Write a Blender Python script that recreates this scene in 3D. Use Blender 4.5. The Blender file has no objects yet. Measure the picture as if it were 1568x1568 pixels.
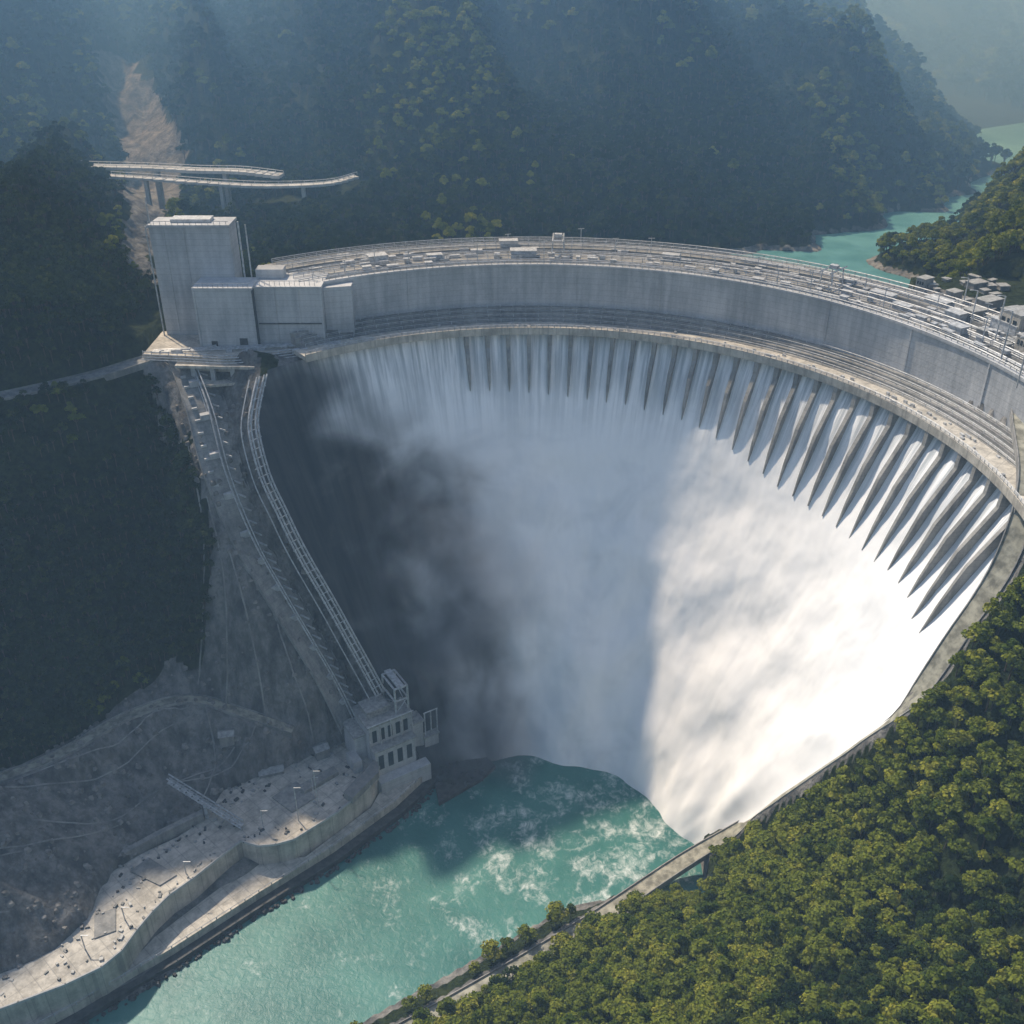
import bpy, bmesh, math, random
import numpy as np
from mathutils import Vector, noise as mn
random.seed(7); rng=np.random.default_rng(7)
sc=bpy.context.scene
COL=sc.collection
# ------------------------------------------------------------------ helpers
def link(o,parent=None):
    COL.objects.link(o)
    if parent: o.parent=parent
    return o
def empty(name):
    return link(bpy.data.objects.new(name,None))
class MB:
    def __init__(s): s.v=[]; s.f=[]
    def add(s,vs,fs):
        b=len(s.v); s.v+= [tuple(map(float,p)) for p in vs]; s.f+=[tuple(b+i for i in f) for f in fs]
    def box(s,c,size,rz=0.0):
        cx,cy,cz=c; a,b,h=size[0]/2,size[1]/2,size[2]/2; co,si=math.cos(rz),math.sin(rz)
        vs=[]
        for z in(-h,h):
            for x,y in((-a,-b),(a,-b),(a,b),(-a,b)):
                vs.append((cx+x*co-y*si,cy+x*si+y*co,cz+z))
        s.add(vs,[(3,2,1,0),(4,5,6,7),(0,1,5,4),(1,2,6,5),(2,3,7,6),(3,0,4,7)])
    def prism(s,poly,z0,z1):
        n=len(poly)
        vs=[(p[0],p[1],z0) for p in poly]+[(p[0],p[1],z1) for p in poly]
        s.add(vs,[tuple(range(n-1,-1,-1)),tuple(range(n,2*n))]+[(i,(i+1)%n,n+(i+1)%n,n+i) for i in range(n)])
    def gable(s,c,size,rz,rise):
        cx,cy,cz=c; a,b=size[0]/2,size[1]/2; co,si=math.cos(rz),math.sin(rz)
        vs=[(cx+x*co-y*si,cy+x*si+y*co,cz+z) for x,y,z in((-a,-b,0),(a,-b,0),(a,b,0),(-a,b,0),(-a,0,rise),(a,0,rise))]
        s.add(vs,[(3,2,1,0),(0,1,5,4),(2,3,4,5),(1,2,5),(3,0,4)])
    def tube(s,path,r,n=5):
        P=[Vector(p) for p in path]; vs=[];fs=[]
        for i,p in enumerate(P):
            d=(P[min(i+1,len(P)-1)]-P[max(i-1,0)]).normalized()
            up=Vector((0,0,1)) if abs(d.z)<.9 else Vector((1,0,0))
            a=d.cross(up).normalized(); b=a.cross(d)
            for k in range(n):
                t=2*math.pi*k/n; vs.append(p+a*math.cos(t)*r+b*math.sin(t)*r)
        for i in range(len(P)-1):
            for k in range(n):
                fs.append((i*n+k,i*n+(k+1)%n,(i+1)*n+(k+1)%n,(i+1)*n+k))
        fs.append(tuple(range(n-1,-1,-1))); fs.append(tuple((len(P)-1)*n+k for k in range(n)))
        s.add(vs,fs)
    def sweep(s,sec,a0,a1,n):   # closed (r,z) section swept about the dam axis
        m=len(sec);vs=[];fs=[]
        for i in range(n+1):
            a=math.radians(a0+(a1-a0)*i/n)
            for r,z in sec: vs.append((CX+r*math.cos(a),CY+r*math.sin(a),z))
        for i in range(n):
            for k in range(m): fs.append((i*m+k,i*m+(k+1)%m,(i+1)*m+(k+1)%m,(i+1)*m+k))
        fs.append(tuple(range(m))); fs.append(tuple(n*m+k for k in range(m-1,-1,-1)))
        s.add(vs,fs)
    def obj(s,name,mat,parent=None,smooth=False,recalc=True):
        me=bpy.data.meshes.new(name); me.from_pydata(s.v,[],s.f)
        if recalc:
            bm=bmesh.new(); bm.from_mesh(me); bmesh.ops.recalc_face_normals(bm,faces=bm.faces); bm.to_mesh(me); bm.free()
        me.materials.append(mat)
        if smooth: me.polygons.foreach_set('use_smooth',[True]*len(me.polygons))
        o=bpy.data.objects.new(name,me); return link(o,parent)
# ------------------------------------------------------------------ materials
class NT:
    def __init__(s,name,vol=False):
        s.m=bpy.data.materials.new(name); s.m.use_nodes=True; s.t=s.m.node_tree; s.n=s.t.nodes; s.l=s.t.links
        s.n.clear(); s.out=s.n.new('ShaderNodeOutputMaterial')
    def N(s,t,**k):
        n=s.n.new(t)
        for a,b in k.items(): setattr(n,a,b)
        return n
    def inp(s,sock,v):
        if isinstance(v,bpy.types.NodeSocket): s.l.new(v,sock)
        elif v is not None:
            try: sock.default_value=v
            except Exception: sock.default_value=(*v,1)
    def math(s,op,a,b=None,c=None,clamp=False):
        n=s.N('ShaderNodeMath',operation=op); n.use_clamp=clamp
        s.inp(n.inputs[0],a)
        if b is not None: s.inp(n.inputs[1],b)
        if c is not None: s.inp(n.inputs[2],c)
        return n.outputs[0]
    def coord(s,w='Object'): return s.N('ShaderNodeTexCoord').outputs[w]
    def scale(s,vec,sc3):
        n=s.N('ShaderNodeMapping'); s.l.new(vec,n.inputs[0]); n.inputs['Scale'].default_value=sc3; return n.outputs[0]
    def noise(s,vec,scale,detail=6,rough=.55,dist=0):
        n=s.N('ShaderNodeTexNoise'); s.l.new(vec,n.inputs['Vector']); n.inputs['Scale'].default_value=scale
        n.inputs['Detail'].default_value=detail; n.inputs['Roughness'].default_value=rough; n.inputs['Distortion'].default_value=dist
        return n.outputs[0]
    def ramp(s,f,a,b,lo=0.,hi=1.):
        n=s.N('ShaderNodeMapRange',interpolation_type='SMOOTHSTEP'); s.inp(n.inputs[0],f)
        s.inp(n.inputs[1],a); s.inp(n.inputs[2],b); n.inputs[3].default_value=lo; n.inputs[4].default_value=hi
        return n.outputs[0]
    def mix(s,f,a,b):
        n=s.N('ShaderNodeMix',data_type='RGBA'); s.inp(n.inputs[0],f)
        s.inp(n.inputs[6],a if isinstance(a,bpy.types.NodeSocket) else (*a,1)); s.inp(n.inputs[7],b if isinstance(b,bpy.types.NodeSocket) else (*b,1))
        return n.outputs[2]
    def attr(s,name):
        return s.N('ShaderNodeAttribute',attribute_name=name).outputs['Fac']
    def bump(s,h,strength,dist):
        n=s.N('ShaderNodeBump'); s.l.new(h,n.inputs['Height']); n.inputs['Strength'].default_value=strength; n.inputs['Distance'].default_value=dist
        return n.outputs[0]
    def bsdf(s,col,rough=.8,normal=None,spec=.3,metal=0):
        n=s.N('ShaderNodeBsdfPrincipled'); s.inp(n.inputs['Base Color'],col if isinstance(col,bpy.types.NodeSocket) else (*col,1))
        s.inp(n.inputs['Roughness'],rough); n.inputs['Specular IOR Level'].default_value=spec; n.inputs['Metallic'].default_value=metal
        if normal: s.l.new(normal,n.inputs['Normal'])
        s.l.new(n.outputs[0],s.out.inputs[0]); return n
def mat_concrete(name,c1,c2,streak=True):
    t=NT(name); p=t.coord()
    a=t.noise(p,.035 if streak else .12,8,.65); b=t.noise(t.scale(p,(.35,.35,.03)),1,6,.6); c=t.noise(p,.9,4,.6)
    f=t.math('ADD',t.math('MULTIPLY',a,.5),t.math('MULTIPLY',b,.35)); f=t.math('ADD',f,t.math('MULTIPLY',c,.15))
    f=t.ramp(f,.36,.64); col=t.mix(f,c1,c2)
    mp=t.N('ShaderNodeMapping'); t.l.new(p,mp.inputs[0]); mp.inputs['Rotation'].default_value=(0,0,0 if streak else .75)
    z=t.N('ShaderNodeSeparateXYZ'); t.l.new(mp.outputs[0],z.inputs[0])
    if streak:
        j=t.math('FRACT',t.math('DIVIDE',z.outputs[2],3.0)); j=t.math('LESS_THAN',j,.06); k=.35
    else:   # slab joints on a 7 m grid
        j1=t.math('LESS_THAN',t.math('FRACT',t.math('DIVIDE',z.outputs[0],7.0)),.05); j2=t.math('LESS_THAN',t.math('FRACT',t.math('DIVIDE',z.outputs[1],7.0)),.05)
        j=t.math('MAXIMUM',j1,j2); k=.38
    col=t.mix(t.math('MULTIPLY',j,k),col,(.12,.12,.12))
    t.bsdf(col,.85,t.bump(c,.4,.3)); return t.m
M_conc=mat_concrete('concrete_pale',(.32,.33,.34),(.55,.55,.55))
M_conc2=mat_concrete('concrete_weathered',(.15,.15,.145),(.36,.35,.33))
M_sunconc=mat_concrete('concrete_slab',(.29,.27,.235),(.58,.54,.47),False)
def simple(name,col,rough=.6,metal=0,var=.3,sc_=.6):
    t=NT(name); f=t.noise(t.coord(),sc_,5,.6); c=t.mix(t.ramp(f,.3,.7),tuple(x*(1-var) for x in col),tuple(min(1,x*(1+var)) for x in col))
    t.bsdf(c,rough,None,.4,metal); return t.m
M_steel=simple('galvanised_steel',(.44,.45,.46),.5,.2)
M_dark=simple('dark_steel',(.06,.065,.07),.5,.2)
M_roof=simple('sheet_roof',(.30,.30,.29),.5)
M_glass=simple('window_glass',(.03,.04,.05),.1)
M_asph=simple('asphalt_worn',(.2,.2,.195),.9,0,.35,.3)
M_gravel=simple('gravel_track',(.27,.26,.21),.95,0,.45,.25)
M_rock=simple('wet_rock',(.05,.05,.05),.7,0,.5,.3)
# ------------------------------------------------------------------ dam geometry constants
CX,CY=10.,340.
def Rz(z): return 85+.475*z
def Zr(r): return (r-85)/.475
def P(r,deg,z): a=math.radians(deg); return (CX+r*math.cos(a),CY+r*math.sin(a),z)
def edgeR(r): return np.interp(r,[80,93,111,130,150,160,174,186,195],[12,7,0,-7,-11,-8,-5,2,2])
def edgeL(r): return np.interp(r,[85,95,121,146,165,175,184,192],[128,131,136,140,141,139,134,132])
# ------------------------------------------------------------------ terrain
ctrl=[(20,400,-8),(0,380,-8),(-50,330,-8),(-100,290,-8),(-150,250,-8),(-220,200,-8),(-320,130,-8),(40,380,-8),(-30,395,-9),(10,360,-9),(-420,60,-8),
(83,353,3),(-23,281,4),(-76,247,4),(-160,195,4),(-260,130,4),(30,315,4),(-360,50,4),
(193,354,203),(182,328,178),(162,312,131),(142,322,94),(124,336,52),(100,348,18),(170,317,152),
(64,267,42),(97,217,82),(131,168,118),(11,231,42),(44,181,84),(78,132,122),(-42,197,42),(-9,147,82),(25,98,115),(112,305,52),
(175,255,128),(220,320,205),(245,360,238),(270,300,232),(225,250,178),(300,200,225),(200,180,150),(250,120,170),(350,300,290),(340,400,305),
(215,400,240),(230,450,241),(225,500,240),(262,470,246),(290,520,262),(239,603,226),(310,640,272),(275,575,250),(350,520,300),(400,640,330),(355,700,262),
(270,642,226),(330,692,226),(400,752,226),(480,812,226),
(190,600,212),(215,640,212),(275,690,212),(340,735,212),(375,800,212),(440,840,212),(150,570,212),(210,560,212),(520,900,212),
(180,632,226),(242,677,226),(306,722,226),(346,780,226),(400,856,228),
(0,618,232),(80,615,228),(-80,618,238),(0,720,300),(0,857,385),(0,1000,470),(150,720,278),(230,800,284),(150,900,352),(100,1000,410),
(233,1116,337),(312,1034,293),(354,957,258),(385,896,230),(335,860,250),(430,1060,222),(340,1250,235),(520,1000,215),
(700,1300,260),(800,1785,360),(500,1700,360),(1250,2790,600),(300,2000,480),(1000,1200,450),(800,900,430),(600,780,350),(600,600,420),
(-280,760,232),(-300,850,248),(-335,911,272),(-345,1000,300),(-400,800,345),(-400,930,360),(-325,702,305),(-243,616,262),(-450,650,420),
(-312,973,282),(-250,800,262),(-240,900,325),(-200,1000,410),(-127,705,250),(-100,770,310),(-200,720,236),(-193,653,240),(-145,651,240),(-190,600,222),(-230,680,232),
(-195,526,213),(-218,555,236),(-225,602,243),(-260,500,245),(-300,480,272),(-350,450,305),(-300,560,300),(-450,500,390),(-120,560,225),
(-180,489,207),(-210,467,206),(-241,445,205),(-290,415,205),(-265,425,170),(-190,458,135),(-222,425,118),(-180,428,92),(-200,402,72),(-255,390,90),
(-225,355,55),(-162,405,60),(-112,400,44),(-127,440,162),(-107,432,118),(-80,422,72),(-72,414,32),(-150,470,203),(-134,421,122),(-155,444,160),(-140,410,86),
(-99,416,30),(-139,375,19),(-175,326,19),(-193,285,19),(-245,250,19),(-90,375,8),(-130,335,8),(-172,285,8),(-42,384,-3),(-117,319,-3),(-182,264,-3),(-260,205,-3),(-15,414,-5),
(-200,325,38),(-225,318,56),(-262,300,80),(-300,335,130),(-310,240,70),(-370,180,80),(-162,388,38),
(-2500,0,500),(-2500,3000,700),(2500,0,500),(2500,3000,700),(0,5000,800),(0,-1500,300),(2500,6000,900),(-2500,6000,900),(0,2500,620),(-800,1500,600),(-800,700,560),
(1500,1500,500),(-1000,200,420),(900,100,420),(-60,-100,60),(300,-200,200),(-600,-100,60)]
ctrl=np.array(ctrl,float)
def kern(d2): return -np.sqrt(d2+14.**2)
D2=((ctrl[:,None,:2]-ctrl[None,:,:2])**2).sum(-1); n=len(ctrl)
A=np.zeros((n+1,n+1)); A[:n,:n]=kern(D2)+np.eye(n)*-.5; A[:n,n]=1; A[n,:n]=1
W=np.linalg.solve(A,np.append(ctrl[:,2],0))
def axis(lo,hi,step,flo,fhi,g):
    a=list(np.arange(lo,hi+.01,step)); s=step;x=a[-1]
    while x<fhi: s*=g;x+=s;a.append(x)
    s=step;x=a[0];pre=[]
    while x>flo: s*=g;x-=s;pre.append(x)
    return np.array(pre[::-1]+a)
XS=axis(-250,250,2.0,-3000,3000,1.04); YS=axis(190,640,2.0,-500,5500,1.03)
GX,GY=np.meshgrid(XS,YS); fx=GX.ravel(); fy=GY.ravel()
T=np.full(fx.shape,W[n])
for i in range(n): T+=W[i]*kern((fx-ctrl[i,0])**2+(fy-ctrl[i,1])**2)
def sst(x,a,b):
    t=np.clip((x-a)/(b-a),0,1); return t*t*(3-2*t)
r=np.hypot(fx-CX,fy-CY); phi=np.degrees(np.arctan2(fy-CY,fx-CX)); phi=np.where(phi<-90,phi+360,phi)
ridge=np.array([mn.ridged_multi_fractal(Vector((x*.0050+3.1+y*.0012,y*.0020+1.7,.3)),1.0,2.1,4,1.,2.) for x,y in zip(fx,fy)])
fbm=np.array([mn.fractal(Vector((x*.03,y*.03,5.)),.8,2.1,4) for x,y in zip(fx,fy)])
far=sst(r,300,480)*sst(T,230,290)
T+=far*(ridge-1.1)*105*(1+sst(r,900,2500)*1.4)
T+=fbm*3.0*sst(r,230,330)*sst(T,4,25)+fbm*1.6*sst(T,4,25)*(fx<0)
gul=np.abs(np.array([mn.noise(Vector((x*.014+y*.006,y*.008-x*.010,8.))) for x,y in zip(fx,fy)]))
T+=(gul-.18)*24*sst(T,12,60)*((fx>40)|(fy<300))*sst(r,175,230)*(1-sst(r,420,600))
eR=edgeR(r); eL=edgeL(r)
bowl=(r<193)&(phi>eR)&(phi<eL)
def seg_dist(px,py,poly):
    best=np.full(px.shape,1e9); zz=np.zeros(px.shape)
    for (x0,y0,z0),(x1,y1,z1) in zip(poly[:-1],poly[1:]):
        dx,dy=x1-x0,y1-y0; t=np.clip(((px-x0)*dx+(py-y0)*dy)/(dx*dx+dy*dy),0,1)
        d=np.hypot(px-x0-t*dx,py-y0-t*dy); m=d<best; best=np.where(m,d,best); zz=np.where(m,z0+t*(z1-z0),zz)
    return best,zz
def pip(px,py,poly):
    c=np.zeros(px.shape,bool); n=len(poly)
    for i in range(n):
        x0,y0=poly[i][:2];x1,y1=poly[(i+1)%n][:2]
        m=((y0>py)!=(y1>py))&(px<(x1-x0)*(py-y0)/((y1-y0) if y1!=y0 else 1e-9)+x0); c^=m
    return c
def smooth_path(pts,k=5):
    out=[];p=[Vector(q) for q in pts]; p=[2*p[0]-p[1]]+p+[2*p[-1]-p[-2]]
    for i in range(1,len(p)-2):
        a,b,c,d=p[i-1:i+3]
        for j in range(k):
            t=j/k; out.append(.5*((2*b)+(c-a)*t+(2*a-5*b+4*c-d)*t*t+(3*b-a-3*c+d)*t**3))
    out.append(p[-2]); return [tuple(q) for q in out]
upper_road=smooth_path([(-420,340,206),(-330,395,205),(-290,417,205),(-241,446,205),(-205,470,206),(-180,489,208),(-150,497,209),(-112,497,210)])
mid_road=smooth_path([(-400,230,62),(-300,310,60),(-225,356,56),(-192,388,58),(-164,402,58),(-136,400,50),(-112,398,41)])
def rimp(rr,off=4.6):
    a=edgeR(rr)-math.degrees(off/rr); x,y,_=P(rr,a,0); return (x,y,Zr(rr)+3)
rim=smooth_path([(222,420,240),(209,385,226)]+[rimp(q) for q in(186,175,162,148,134,120,108,96)]+[(80,340,9),(30,305,6),(-23,270,6),(-76,237,6),(-160,184,6),(-260,122,6),(-360,45,6)])
spine=smooth_path([(-165,490,208),(-152,467,190),(-143,449,164),(-131,436,134),(-120,429,112),(-107,423,86),(-94,418,58),(-85,414,34)])
va=smooth_path([(-300,694,263),(-275,683,263),(-235,678,263),(-200,675,262),(-172,672,262),(-146,668,260)],5)
vb=smooth_path([(-255,668,260),(-225,664,259),(-190,661,257),(-155,658,256),(-118,664,256),(-100,676,258)],5)
T=np.where((phi<=eR)&(phi>-85)&(r>84)&(r<215),np.maximum(T,Zr(r)+1.5-np.clip(eR-4-phi,0,90)*2.9),T)
dsp=None
for path,w,fo in((upper_road,6,9),(mid_road,4.5,8),(rim,5,4),(spine,11,12)):
    d,z=seg_dist(fx,fy,path); k=1-sst(d,w,w+fo); T=T*(1-k)+z*k
    if path is spine: dsp=d
    if path is mid_road: dmr=d
reg=(fx>-200)&(fx<-70)&(fy>372)&(fy<482)&~bowl&(dsp>8)&(dmr>4.5)
G=T.reshape(GX.shape).copy(); RG=reg.reshape(GX.shape)
for _ in range(14):
    Bl=G.copy(); Bl[1:-1,1:-1]=(G[:-2,1:-1]+G[2:,1:-1]+G[1:-1,:-2]+G[1:-1,2:])/4; G=np.where(RG,Bl,G)
T=G.ravel()
bt=reg&(fx>-200)&(T>24)&(T<200)
T=np.where(bt,T+1.3*np.sin(T*.55)+fbm*1.5,T)
for path in(va,vb):
    d,z=seg_dist(fx,fy,path); T=np.where(d<13,np.minimum(T,z-4),T)
padz=((fx>205)&(fx<262)&(fy>395)&(fy<520)); T=np.where(padz&(r>205),241+.3*fbm,T)
T=np.where(bowl,np.minimum(T,np.maximum(Zr(r)-5,-9)),T)
T=np.where((r>187)&(r<240)&(phi>0)&(phi<127),np.minimum(T,np.where(r<199,206,222)),T)
pl=[(-186,487),(-160,484),(-140,482),(-118,488),(-96,498),(-84,506),(-84,515),(-186,520)]
T=np.where(pip(fx,fy,pl)|((fx>-190)&(fx<-80)&(fy>500)&(fy<545)),np.minimum(T,203),T)
main=[(-67,405),(-69,392),(-72,380),(-86,362),(-104,345),(-112,342),(-120,341),(-129,344),(-137,334),(-146,322),(-154,313),(-159,304),(-163,294),(-166,284),(-172,276),(-184,268),(-200,260),(-225,248),(-236,262),(-206,277),(-195,285),(-190,294),(-186,305),(-187,315),(-184,327),(-174,337),(-160,347),(-152,356),(-148,366),(-146,377),(-132,386),(-114,396),(-101,406),(-84,416)]
T=np.where(pip(fx,fy,main),np.minimum(T,17),T)
riv=(r<84)&(phi>-20)&(phi<125)|pip(fx,fy,[(-35,384),(-115,314),(-182,258),(-262,200),(-400,110),(-400,70),(-250,142),(-160,204),(-76,257),(-23,291),(30,325),(60,350),(40,400),(-20,400)])
T=np.where(riv,np.minimum(T,-4),T)
HH=T.reshape(GX.shape); RIDG=ridge.reshape(GX.shape)
def H(x,y,F=None):
    F=HH if F is None else F
    x=np.asarray(x,float);y=np.asarray(y,float)
    i=np.clip(np.searchsorted(XS,x)-1,0,len(XS)-2); j=np.clip(np.searchsorted(YS,y)-1,0,len(YS)-2)
    u=(x-XS[i])/(XS[i+1]-XS[i]); v=(y-YS[j])/(YS[j+1]-YS[j])
    return F[j,i]*(1-u)*(1-v)+F[j,i+1]*u*(1-v)+F[j+1,i]*(1-u)*v+F[j+1,i+1]*u*v
rock_polys=[[(-190,494),(-164,455),(-145,430),(-155,412),(-175,414),(-195,396),(-228,360),(-300,318),(-400,236),(-420,120),(-250,180),(-180,255),(-115,315),(-40,380),(0,416),(-30,450),(-60,450),(-100,445),(-120,470),(-130,515)],
 [(-345,925),(-322,950),(-272,860),(-238,770),(-212,640),(-196,556),(-214,562),(-238,640),(-282,770)]]
def rockmask(px,py,nz=0):
    m=np.zeros(px.shape,bool)
    for p in rock_polys: m|=pip(px+nz*8,py+nz*8,p)
    return m
rock=rockmask(fx,fy,fbm).astype(float)
dr,_=seg_dist(fx,fy,rim); rock=np.maximum(rock,(dr<6)*1.)
rock=np.maximum(rock,((r<258)&(phi>-3)&(phi<132)&(r>150))*1.)
rock=np.maximum(rock,(T<2.5)*1.); rock=np.maximum(rock,((abs(T-226)<1.2)&(fy>520)&(fx>100)&(fy<1000))*1.)
ny,nx=GX.shape
me=bpy.data.meshes.new('terrain'); me.vertices.add(nx*ny); me.vertices.foreach_set('co',np.stack([fx,fy,T],1).ravel())
I=np.arange(nx*ny).reshape(ny,nx); q=np.stack([I[:-1,:-1],I[:-1,1:],I[1:,1:],I[1:,:-1]],-1).reshape(-1,4)
me.loops.add(q.size); me.loops.foreach_set('vertex_index',q.ravel()); me.polygons.add(len(q)); me.polygons.foreach_set('loop_start',np.arange(0,q.size,4)); me.update(calc_edges=True)
me.polygons.foreach_set('use_smooth',np.ones(len(q),bool))
at=me.attributes.new('rock','FLOAT','POINT'); at.data.foreach_set('value',rock)
terrain=link(bpy.data.objects.new('terrain',me))
t=NT('terrain_ground'); p=t.coord()
n1=t.noise(p,.05,8,.65); n2=t.noise(p,.4,6,.6); n3=t.noise(t.scale(p,(1,1,.35)),.12,8,.7)
rk=t.mix(t.ramp(n3,.35,.65),(.07,.072,.075),(.26,.25,.235)); rk=t.mix(t.ramp(n2,.45,.75),rk,(.13,.12,.11))
gr=t.mix(t.ramp(n2,.35,.65),(.007,.012,.005),(.026,.038,.012)); gr=t.mix(t.ramp(n1,.5,.75),gr,(.04,.05,.018))
f=t.ramp(t.math('ADD',t.attr('rock'),t.math('MULTIPLY',t.math('SUBTRACT',n2,.5),.8)),.35,.65)
t.bsdf(t.mix(f,gr,rk),.95,t.bump(t.math('ADD',n2,n3),.8,2.0),.1); me.materials.append(t.m)
# ------------------------------------------------------------------ ribbons (roads)
def ribbon(name,path,w,mat,lift=.35,parent=None,cols=3,kerb=True):
    b=MB();Pp=[Vector(q) for q in path];vs=[];N=len(Pp);sid=[]
    for i,pv in enumerate(Pp):
        d=Pp[min(i+1,N-1)]-Pp[max(i-1,0)]; s=Vector((d.y,-d.x,0)).normalized(); sid.append(s)
        for k in range(cols+1):
            o=(k/cols-.5)*w; q=pv+s*o; vs.append((q.x,q.y,pv.z+lift))
    c=cols+1; b.add(vs,[(i*c+k,i*c+k+1,(i+1)*c+k+1,(i+1)*c+k) for i in range(N-1) for k in range(cols)])
    root=b.obj(name,mat,parent,recalc=False)
    if kerb:
        kb=MB()
        for sg in(-1,1):
            for i in range(N-1):
                a=Pp[i]+sid[i]*sg*w/2; e=Pp[i+1]+sid[i+1]*sg*w/2; s0=sid[i]*.4*sg; s1=sid[i+1]*.4*sg
                z=Vector((0,0,lift-2.5)); zt=Vector((0,0,lift+.9))
                kb.add([a+z,e+z,e+s1+z,a+s0+z,a+zt,e+zt,e+s1+zt,a+s0+zt],[(0,1,5,4),(2,3,7,6),(4,5,6,7),(1,2,6,5),(3,0,4,7)])
        kb.obj('parapet_kerb',M_conc2,root)
    return root
ribbon('access_road',upper_road,9,M_asph)
ribbon('service_road',mid_road,6,M_gravel)
ribbon('riverside_road',rim,7.4,M_gravel)
ribbon('slope_track',spine,19,M_conc2,lift=.5)
def drape(b,pts,rad,lift=.3,k=10):
    q=smooth_path([(x,y,0) for x,y in pts],k); b.tube([(x,y,float(H(x,y))+lift) for x,y,_ in q],rad,4)
b=MB()
for pts in ([(-160,455),(-152,430),(-160,408)],[(-150,440),(-142,420),(-146,404)],[(-140,428),(-130,412),(-126,402)],[(-230,340),(-200,362),(-178,385),(-160,397)],[(-232,346),(-202,368),(-180,391),(-162,398)],
            [(-215,330),(-190,345),(-170,372),(-140,388)],[(-250,300),(-222,312),(-200,330),(-186,345)],[(-280,280),(-240,296),(-214,315)],[(-290,250),(-250,270),(-212,290)],[(-125,425),(-112,410),(-100,400)],[(-155,400),(-150,385),(-156,368)],
            [(-128,398),(-135,388),(-150,380),(-165,375)]): drape(b,pts,.45,.25)
b.obj('drainage_channels',M_conc2)
R2=random.Random(3)
def boulder(b,x,y,z,s):
    vs=[]
    for k in range(6):
        a=k*math.pi/3+R2.uniform(-.3,.3); q=s*R2.uniform(.7,1.1); vs.append((x+q*math.cos(a),y+q*math.sin(a),z-s*.4))
    for k in range(5):
        a=k*math.pi/2.5+R2.uniform(-.3,.3); q=s*R2.uniform(.4,.75); vs.append((x+q*math.cos(a),y+q*math.sin(a),z+s*R2.uniform(.3,.7)))
    fs=[(6,7,8,9,10)]
    fs+=[(0,1,7,6),(1,2,7),(2,3,8,7),(3,4,9,8),(4,5,10,9),(5,0,6,10)]
    b.add(vs,fs)
b=MB(); cnt=0
while cnt<900:
    x=R2.uniform(-300,-60); y=R2.uniform(240,470)
    a_=np.array([x]);c_=np.array([y])
    if pip(a_,c_,rock_polys[0])[0] and not pip(a_,c_,main)[0]:
        z=float(H(x,y))
        if z>10: boulder(b,x,y,z,R2.uniform(.5,2.2)); cnt+=1
b.obj('boulders',simple('rubble_rock',(.20,.19,.175),.95,0,.5,.2))
# ------------------------------------------------------------------ dam
dam=empty('concrete_arch_dam')
NA,NZ=420,150
zz=np.linspace(-6,209,NZ); tt=np.linspace(0,1,NA)
A0=edgeR(Rz(zz))-1.5; A1=edgeL(Rz(zz))+1.0
ZZ=np.repeat(zz[:,None],NA,1); AA=A0[:,None]*(1-tt)+A1[:,None]*tt
nf=np.array([mn.fractal(Vector((a*.09,z*.022,1.)),.7,2.1,5) for a,z in zip(AA.ravel(),ZZ.ravel())]).reshape(AA.shape)
nb=np.array([mn.fractal(Vector((a*.045,z*.018,9.)),1.1,2.1,4) for a,z in zip(AA.ravel(),ZZ.ravel())]).reshape(AA.shape)
ns=np.array([mn.fractal(Vector((a*.06,z*.024,4.)),1.3,2.0,2) for a,z in zip(AA.ravel(),ZZ.ravel())]).reshape(AA.shape)
lb=np.interp(ZZ,[0,40,116,170,205],[106,107,107,117,127])
wet=sst(lb+nb*12-AA,-19,19)
low=1-sst(ZZ,10,150); mid=1-sst(ZZ,120,175)
edge=sst(AA-A0[:,None],0,10)
RR=Rz(ZZ)-wet*edge*(1.0+nf*.8*(1-low)+low*4+mid*(2.2*nb+4.0*ns))
co=np.stack([CX+RR*np.cos(np.radians(AA)),CY+RR*np.sin(np.radians(AA)),ZZ],-1).reshape(-1,3)
me=bpy.data.meshes.new('downstream_face'); me.vertices.add(NA*NZ); me.vertices.foreach_set('co',co.ravel())
I=np.arange(NA*NZ).reshape(NZ,NA); q=np.stack([I[:-1,:-1],I[1:,:-1],I[1:,1:],I[:-1,1:]],-1).reshape(-1,4)
me.loops.add(q.size); me.loops.foreach_set('vertex_index',q.ravel()); me.polygons.add(len(q)); me.polygons.foreach_set('loop_start',np.arange(0,q.size,4)); me.update(calc_edges=True)
me.polygons.foreach_set('use_smooth',np.ones(len(q),bool))
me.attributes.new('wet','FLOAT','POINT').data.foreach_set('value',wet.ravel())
me.attributes.new('ang','FLOAT','POINT').data.foreach_set('value',AA.ravel())
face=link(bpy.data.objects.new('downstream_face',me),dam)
t=NT('spillway_water_and_concrete'); p=t.coord(); sep=t.N('ShaderNodeSeparateXYZ'); t.l.new(p,sep.inputs[0])
cmb=t.N('ShaderNodeCombineXYZ'); t.l.new(t.attr('ang'),cmb.inputs[0]); t.l.new(sep.outputs[2],cmb.inputs[2]); uv=cmb.outputs[0]
s1=t.noise(t.scale(uv,(1.1,1,.02)),1,6,.6); s2=t.noise(t.scale(uv,(.10,1,.045)),1,4,.5,.4)
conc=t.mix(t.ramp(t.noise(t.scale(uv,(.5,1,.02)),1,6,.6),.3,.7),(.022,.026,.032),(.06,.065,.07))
top=t.ramp(sep.outputs[2],150,212)
thin=t.math('MULTIPLY',t.ramp(s1,.38,.62),top)
cl=t.noise(t.scale(uv,(.07,1,.035)),1,5,.6,.6)
body=t.mix(t.ramp(cl,.30,.6),(.84,.85,.86),(.96,.96,.96))
watc=t.mix(thin,body,(.42,.45,.47))
f=t.math('ADD',t.attr('wet'),t.math('MULTIPLY',t.math('SUBTRACT',s2,.5),.8),clamp=True)
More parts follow.
